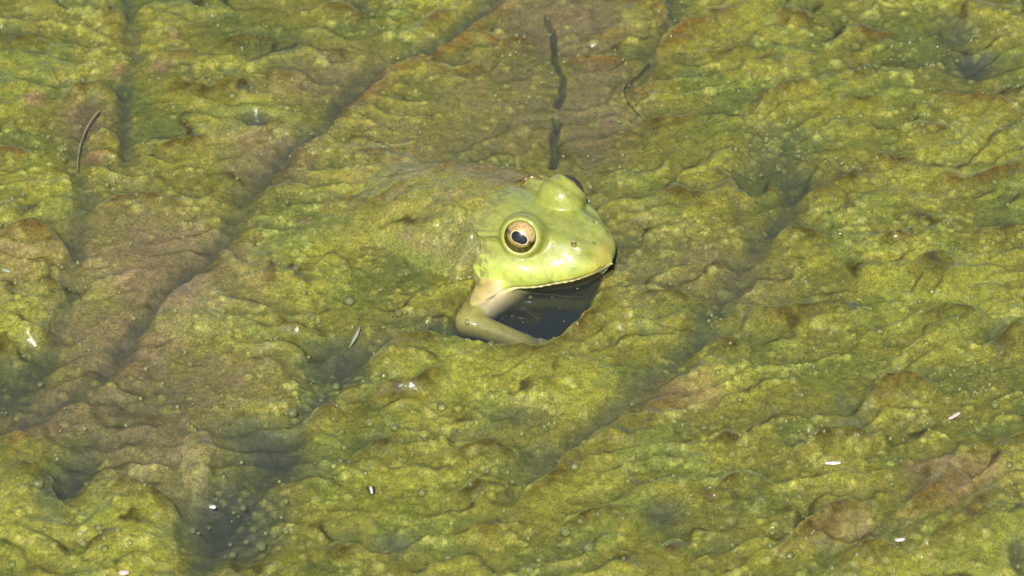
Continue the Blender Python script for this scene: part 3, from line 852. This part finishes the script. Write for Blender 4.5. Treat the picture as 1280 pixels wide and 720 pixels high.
# ------------------------------------------------------------------ frog objects
frog = bpy.data.objects.new('frog', None); COL.objects.link(frog)
frog.empty_display_size = 0.01
frog.location = FROG * MM
frog.rotation_euler = (0, 0, FA)
tag(frog, 'green bullfrog with golden eyes lifting its head out of the algae mat', 'frog')
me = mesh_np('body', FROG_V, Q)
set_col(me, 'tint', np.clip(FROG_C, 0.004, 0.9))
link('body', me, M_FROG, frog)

def cap_mesh(name, R, ang, nr=20, ns=48, shape=None, lift=0.0):
    """spherical cap about +Z, radius R; shape(phi) scales the opening angle"""
    V, Fq = [(0, 0, R + lift)], []
    for r in range(1, nr + 1):
        for s in range(ns):
            ph_ = 2 * math.pi * s / ns
            th = ang * r / nr * (shape(ph_) if shape else 1)
            V.append(((R + lift) * math.sin(th) * math.cos(ph_), (R + lift) * math.sin(th) * math.sin(ph_), (R + lift) * math.cos(th)))
    for s in range(ns):
        Fq.append((0, 1 + s, 1 + (s + 1) % ns, 1 + (s + 1) % ns))
    tri = [(a, b, c_) for a, b, c_, _ in Fq]
    quads = []
    for r in range(nr - 1):
        for s in range(ns):
            a = 1 + r * ns + s; b = 1 + r * ns + (s + 1) % ns
            quads += [(a, a + ns, b + ns), (a, b + ns, b)]
    me = mesh_np(name, V, tri + quads)
    return me, np.array(V)

def almond(p):
    # horizontal pupil, pointed towards the snout
    return 0.60 + 0.36 * abs(math.cos(p)) ** 1.6 if math.cos(p) < 0 else 0.60 + 0.50 * abs(math.cos(p)) ** 3

for sy in (-1, 1):
    a = Vector(EYE_A * [1, sy, 1]); c0 = Vector(EYE_C * [1, sy, 1])
    xdir = Vector((1, 0, -0.22)); xdir = (xdir - a * xdir.dot(a)).normalized()
    ydir = a.cross(xdir)
    R = Matrix((xdir, ydir, a)).transposed()
    me, V = cap_mesh('eye', EYE_R, math.radians(100), 40, 64)
    th = np.degrees(np.arccos(np.clip(V[:, 2] / EYE_R, -1, 1))); ph_ = np.arctan2(V[:, 1], V[:, 0])
    upz = V[:, 1] * (1 if ydir.z > 0 else -1)
    col = np.tile([0.50, 0.35, 0.11], (len(V), 1))
    def mv(c, d, w): return c + (np.array(d) - c) * np.clip(w, 0, 1)[:, None]
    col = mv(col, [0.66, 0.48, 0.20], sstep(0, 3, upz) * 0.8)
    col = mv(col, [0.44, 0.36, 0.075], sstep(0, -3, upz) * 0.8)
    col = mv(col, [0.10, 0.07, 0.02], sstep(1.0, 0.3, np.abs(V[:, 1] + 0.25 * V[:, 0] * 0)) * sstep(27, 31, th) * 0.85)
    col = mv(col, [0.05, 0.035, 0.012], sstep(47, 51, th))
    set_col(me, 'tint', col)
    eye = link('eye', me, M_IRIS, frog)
    eye.matrix_local = Matrix.Translation((c0 + a * 0.35) * MM) @ R.to_4x4()
    me, _ = cap_mesh('pupil_ring', EYE_R, math.radians(26.6), 8, 48, lambda p: almond(p) * 1.0, 0.04)
    link('pupil_ring', me, mat_simple('frog_pupil_ring', (0.85, 0.76, 0.50), 0.4), eye)
    me, _ = cap_mesh('pupil', EYE_R, math.radians(24.0), 8, 48, almond, 0.10)
    link('pupil', me, M_PUPIL, eye)
    me, _ = cap_mesh('cornea', EYE_R * 0.94, math.radians(64), 16, 48, None, 0.0)
    cor = link('cornea', me, M_CORNEA, eye)
    cor.location = (0, 0, 1.05 * MM)

# ------------------------------------------------------------------ bubbles
def dome_mesh(name):
    V, Fq = [], []
    nr, ns = 8, 16
    me, V = cap_mesh(name, 1.0, math.radians(112), nr, ns)
    return me
BUB = dome_mesh('air_bubble')
BUB.materials.append(M_BUB)
def bubble(u, v, r, label, group):
    x, y, z = on_mat(u, v)
    o = bpy.data.objects.new('air_bubble', BUB); COL.objects.link(o)
    o.location = Vector((x, y, z + r * 0.15)) * MM
    o.scale = (r, r, r * 0.9)
    return tag(o, label, 'bubble', group)
LB_M, GB_M = 'small clear air bubble sitting on the yellow-green algae mat', 'air bubbles on the algae mat'
LB_P, GB_P = 'clear air bubble floating on the dark green pool between algae lumps', 'air bubbles on the dark green pool'
seen = [(436, 377, 3.0), (498, 392, 2.0), (506, 391, 1.4), (508, 343, 1.6), (370, 336, 2.2), (438, 378, 2.2), (390, 398, 1.8), (380, 366, 1.6), (344, 424, 1.6), (238, 456, 1.6),
        (365, 517, 2.8), (420, 484, 2.0), (47, 606, 3.2), (123, 660, 2.2), (147, 664, 2.0), (104, 680, 2.4), (131, 687, 2.0), (56, 662, 1.6), (15, 706, 2.0), (652, 542, 1.9), (588, 606, 1.8),
        (603, 616, 1.6), (552, 510, 2.6), (718, 584, 2.6), (785, 602, 1.8), (725, 652, 2.0), (707, 666, 2.8), (735, 685, 3.4), (560, 698, 2.4), (662, 713, 2.6), (493, 535, 2.4), (462, 530, 2.2), (527, 617, 2.4),
        (417, 583, 2.2), (427, 540, 1.6), (887, 610, 1.8), (965, 666, 1.8), (987, 695, 2.2), (1140, 513, 1.8), (1013, 546, 1.4), (1252, 441, 1.8), (1244, 507, 2.4), (1240, 462, 1.8), (1170, 350, 1.6),
        (1165, 365, 2.0), (1150, 377, 1.6), (1262, 582, 2.0), (1217, 703, 1.4), (998, 196, 1.4), (1048, 146, 1.8), (1076, 145, 2.0), (1243, 228, 2.0), (1010, 77, 1.4), (1055, 25, 2.0), (873, 218, 1.6), (968, 100, 1.6),
        (800, 300, 1.4), (838, 355, 1.4), (1195, 165, 1.4), (1100, 415, 2.2), (1158, 430, 1.8), (925, 500, 1.8), (880, 535, 1.6), (290, 120, 2.4), (64, 160, 1.6), (480, 470, 2.0), (770, 466, 1.6), (790, 506, 1.2)]
def mat_bubble_at(u, v, r):
    x, y = px(u, v); j, i = min(np.searchsorted(AY, y), len(AY) - 1), min(np.searchsorted(AX, x), len(AX) - 1)
    if BROWN[j, i] > 0.35:
        lb, gb = 'clear air bubble sitting on a tan silty sheet of algae', 'air bubbles on the tan silty sheets'
    elif r > 1.2:
        lb, gb = 'large round clear air bubble bulging from the yellow-green algae mat', 'large air bubbles on the algae mat'
    elif r > 0.65:
        lb, gb = LB_M, GB_M
    else:
        lb, gb = 'pinhead-sized clear air bubble dotting the yellow-green algae mat', 'pinhead air bubbles on the algae mat'
    bubble(u, v, r, lb, gb)
for u, v, r in seen: mat_bubble_at(u, v, r * 0.62)
pool = [(326, 684, 3.2), (291, 694, 2.2), (308, 678, 1.6), (288, 681, 1.4), (304, 636, 2.0), (357, 665, 2.2), (332, 667, 1.5), (262, 632, 1.2), (292, 641, 1.2), (357, 627, 2.0), (241, 664, 2.0), (261, 660, 1.2), (248, 667, 1.2), (343, 671, 1.0), (290, 652, 0.9), (280, 632, 1.0), (298, 646, 0.9), (300, 625, 1.2), (270, 625, 1.2)]
for u, v, r in pool: bubble(u, v, r * 0.5, LB_P, GB_P)
n = 0
while n < 150:
    u, v = random.uniform(0, 1280), random.uniform(0, 720)
    x, y = px(u, v); j, i = min(np.searchsorted(AY, y), len(AY) - 1), min(np.searchsorted(AX, x), len(AX) - 1)
    if dens[j, i] < 0.4 or (460 < u < 790 and 150 < v < 445): continue
    mat_bubble_at(u, v, random.uniform(0.35, 1.0)); n += 1

# bubbles in the chin pool and on the forearm
for u, v, r in [(663, 372, 1.1), (690, 372, 0.6), (640, 395, 0.5), (654, 403, 0.5), (628, 398, 0.4), (700, 385, 0.5), (722, 361, 0.7), (705, 402, 0.6), (672, 398, 0.4)]:
    bubble(u, v, r * 0.6, 'tiny bright air bubble floating in the dark water under the chin', 'air bubbles in the chin pool')
for u, v, r in [(575, 317, .7), (582, 329, .9), (589, 338, 1.0), (598, 346, .8), (570, 339, .6), (604, 337, .9), (586, 321, .5), (594, 330, .6), (577, 345, .7), (592, 350, .5), (566, 325, .5)]:
    bubble(u, v, r * 0.7, 'air bubble added for its glint on the algae veil behind the frog cheek', 'added glint bubbles on the veil behind the cheek')  # bubbles added to give the veil its wet sparkle
bubble(583, 402, 0.8, 'tiny clear air bubble over the bend of the elbow', None)
bubble(614, 431, 1.2, 'round clear air bubble with dark rim resting on the forearm', None)

# the countless small ones, froth too fine to pick apart
T_ = np.array([(0, 0, 1)] + [(math.sin(t) * math.cos(p + t), math.sin(t) * math.sin(p + t), math.cos(t)) for t in (0.55, 1.1, 1.75) for p in np.arange(6) * math.pi / 3])
TF = [(0, 1 + k, 1 + (k + 1) % 6) for k in range(6)]
for rr in (0, 1):
    for k in range(6):
        a, b = 1 + rr * 6 + k, 1 + rr * 6 + (k + 1) % 6
        TF += [(a, a + 6, b + 6), (a, b + 6, b)]
TF = np.array(TF)
nf = 15000
fx, fy = RNG.uniform(-190, 190, nf), RNG.uniform(-150, 172, nf)
fi_, fj_ = np.clip(np.searchsorted(AX, fx), 0, len(AX) - 1), np.clip(np.searchsorted(AY, fy), 0, len(AY) - 1)
clus = np.clip(0.2 + 1.3 * perlin(fx / 9, fy / 9, 120) + 0.5 * perlin(fx / 30, fy / 30, 121), 0.02, 1)
keep = (RNG.random(nf) < clus * np.clip(dens[fj_, fi_] + 0.12, 0, 1) * 1.3) & (hole[fj_, fi_] < 0.02)
fz = np.maximum(HT[fj_, fi_], -0.1)
keep &= (HT[fj_, fi_] > -2.5)
fx, fy, fz = fx[keep], fy[keep], fz[keep]
fr_ = 0.16 + 0.62 * RNG.random(len(fx)) ** 2.5
FV = (T_[None] * fr_[:, None, None] + np.stack([fx, fy, fz], 1)[:, None]).reshape(-1, 3)
FF = (TF[None] + (np.arange(len(fx)) * len(T_))[:, None, None]).reshape(-1, 3)
tag(link('bubble_froth', mesh_np('bubble_froth', FV, FF), M_FROTH), 'fine froth of tiny pale gas bubbles scattered all over the algae mat', 'froth', kind='stuff')

# ------------------------------------------------------------------ scraps lying on the mat
def fleck_mesh(name, L, W, T, bend=0.15, seed=0, point=0.6):
    rg = random.Random(seed); V, Fq = [], []
    nr, ns = 8, 8
    for r in range(nr + 1):
        t = r / nr; w = max(0.06, math.sin(math.pi * (0.06 + 0.88 * t)) ** point) * (1 + rg.uniform(-.12, .12))
        for s in range(ns):
            a = 2 * math.pi * s / ns
            V.append(((t - 0.5) * L, W / 2 * w * math.cos(a) + bend * L * (4 * (t - .5) ** 2 - 0.5) * 0.3, T / 2 * w * math.sin(a)))
    for r in range(nr):
        for s in range(ns):
            a, b = r * ns + s, r * ns + (s + 1) % ns
            Fq.append((a, b, b + ns, a + ns))
    n0 = len(V); V += [(-0.5 * L, 0, 0), (0.5 * L, 0, 0)]
    for s in range(ns):
        Fq.append((n0, (s + 1) % ns, s, s)); Fq.append((n0 + 1, nr * ns + s, nr * ns + (s + 1) % ns, nr * ns + (s + 1) % ns))
    tri = []
    for f in Fq:
        tri.append((f[0], f[1], f[2]))
        if f[3] != f[2]: tri.append((f[0], f[2], f[3]))
    return mesh_np(name, V, tri)
M_WHITE = mat_simple('bleached_husk', (0.72, 0.66, 0.56), 0.5, 0.15)
M_PINKW = mat_simple('pink_straw', (0.68, 0.50, 0.42), 0.45, 0.15)
M_TAN = mat_simple('tan_stem', (0.34, 0.25, 0.11), 0.6, 0.3)
M_DARKT = mat_simple('dark_twig', (0.03, 0.025, 0.018), 0.6, 0.3)
M_GREY = mat_simple('pale_blade', (0.34, 0.35, 0.25), 0.5, 0.2)
def fleck(name, u, v, L, W, T, ang, mat, label, cat, seed, dz=0.4, group=None, point=0.6):
    x, y, z = on_mat(u, v)
    o = link(name, fleck_mesh(name, L, W, T, 0.05, seed, point), mat)
    o.location = Vector((x, y, z + dz)) * MM
    o.rotation_euler = (random.uniform(-.1, .1), random.uniform(-.1, .1), math.radians(ang))
    return tag(o, label, cat, group)
fleck('straw_bit', 1193, 521, 5.0, 1.3, 0.8, 38, M_PINKW, 'pinkish white straw bit beside a rusty orange speck of algae', 'straw', 1)
fleck('plant_husk', 1041, 580, 5.0, 1.4, 0.9, 2, M_WHITE, 'bright white flat husk lying across a green algae fold', 'husk', 2)
fleck('seed_grain', 266, 635, 2.1, 1.5, 1.2, 5, M_WHITE, 'cream seed grain floating at the edge of the dark green pool', 'seed', 4)
fleck('grass_blade', 444, 421, 10.5, 1.15, 0.5, 72, M_GREY, 'pale translucent grass blade lying in water left of the elbow', 'grass blade', 5, 0.0, point=0.9)
fleck('glint_fleck', 1125, 676, 3.2, 1.6, 1.0, 15, M_WHITE, 'small white fleck standing in for a glint on the bright algae fold', 'husk', 6)  # solid white fleck added in place of a wet glint
fleck('shell_chip', 155, 717, 3.2, 2.2, 1.2, 10, M_PINKW, 'tan chip stuck at the foot of the large algae lump', 'chip', 7)
fleck('leaf_scrap', 8, 339, 3.6, 1.4, 0.7, -35, M_GREY, 'grey leaf scrap on the rusty brown algae lump', 'leaf scrap', 8)
# small drowned insect: pale body, dark wing cases
ins = bpy.data.objects.new('insect', None); COL.objects.link(ins); x, y, z = on_mat(464, 614)
ins.location = Vector((x, y, z + 0.5)) * MM; ins.rotation_euler = (0, 0, math.radians(100)); ins.empty_display_size = 0.002
tag(ins, 'tiny drowned insect with pale body and dark wing edges on the algae', 'insect')
link('body', fleck_mesh('insect_body', 3.4, 1.2, 0.9, 0.0, 9), M_WHITE, ins)
for sgn in (-1, 1):
    w = link('wing', fleck_mesh('insect_wing', 3.8, 0.7, 0.4, 0.1, 10 + sgn), M_DARKT, ins); w.location = (0.0, sgn * 0.75 * MM, 0.1 * MM); w.rotation_euler = (0, 0, sgn * 0.12)

def strand(name, pts, r0, r1, mat, label, cat, lift=0.5):
    P_ = [Vector(on_mat(u, v)) + Vector((0, 0, lift)) for u, v in pts]
    D = []
    for k in range(len(P_) - 1):                      # Catmull-Rom
        p0, p1, p2, p3 = P_[max(k - 1, 0)], P_[k], P_[k + 1], P_[min(k + 2, len(P_) - 1)]
        for s in range(8):
            t = s / 8
            D.append(0.5 * ((2 * p1) + (p2 - p0) * t + (2 * p0 - 5 * p1 + 4 * p2 - p3) * t * t + (3 * p1 - p0 - 3 * p2 + p3) * t ** 3))
    D.append(P_[-1]); V, Fq = [], []
    base = D[0].copy()
    for k, p in enumerate(D):
        tg = (D[min(k + 1, len(D) - 1)] - D[max(k - 1, 0)]).normalized()
        a = tg.cross(Vector((0, 0, 1))).normalized(); b = tg.cross(a); r = r0 + (r1 - r0) * k / (len(D) - 1)
        r *= 1 + 0.2 * random.uniform(-1, 1)
        for s in range(6):
            q = p - base + (a * math.cos(s * math.pi / 3) + b * math.sin(s * math.pi / 3)) * r
            V.append(q[:])
    for k in range(len(D) - 1):
        for s in range(6):
            i, j = k * 6 + s, k * 6 + (s + 1) % 6
            Fq.append((i, j, j + 6, i + 6))
    o = link(name, mesh_np(name, V, Fq), mat); o.location = base * MM
    return tag(o, label, cat)
strand('twig', [(812, 80), (796, 97), (782, 108), (781, 118), (786, 130), (801, 147)], 0.24, 0.14, M_DARKT, 'thin dark curled twig along the rusty edge of a tan sheet', 'twig', 0.3)
strand('dead_stem', [(124, 138), (112, 153), (103, 172), (98, 192), (97, 214)], 0.38, 0.2, M_TAN, 'thin tan dead stem curving down beside the water crack', 'stem', -0.22)
strand('root_hair', [(74, 362), (84, 363), (96, 366), (102, 376)], 0.16, 0.1, M_DARKT, 'hair-thin dark root lying over the channel beside a green lump', 'root', 0.2)
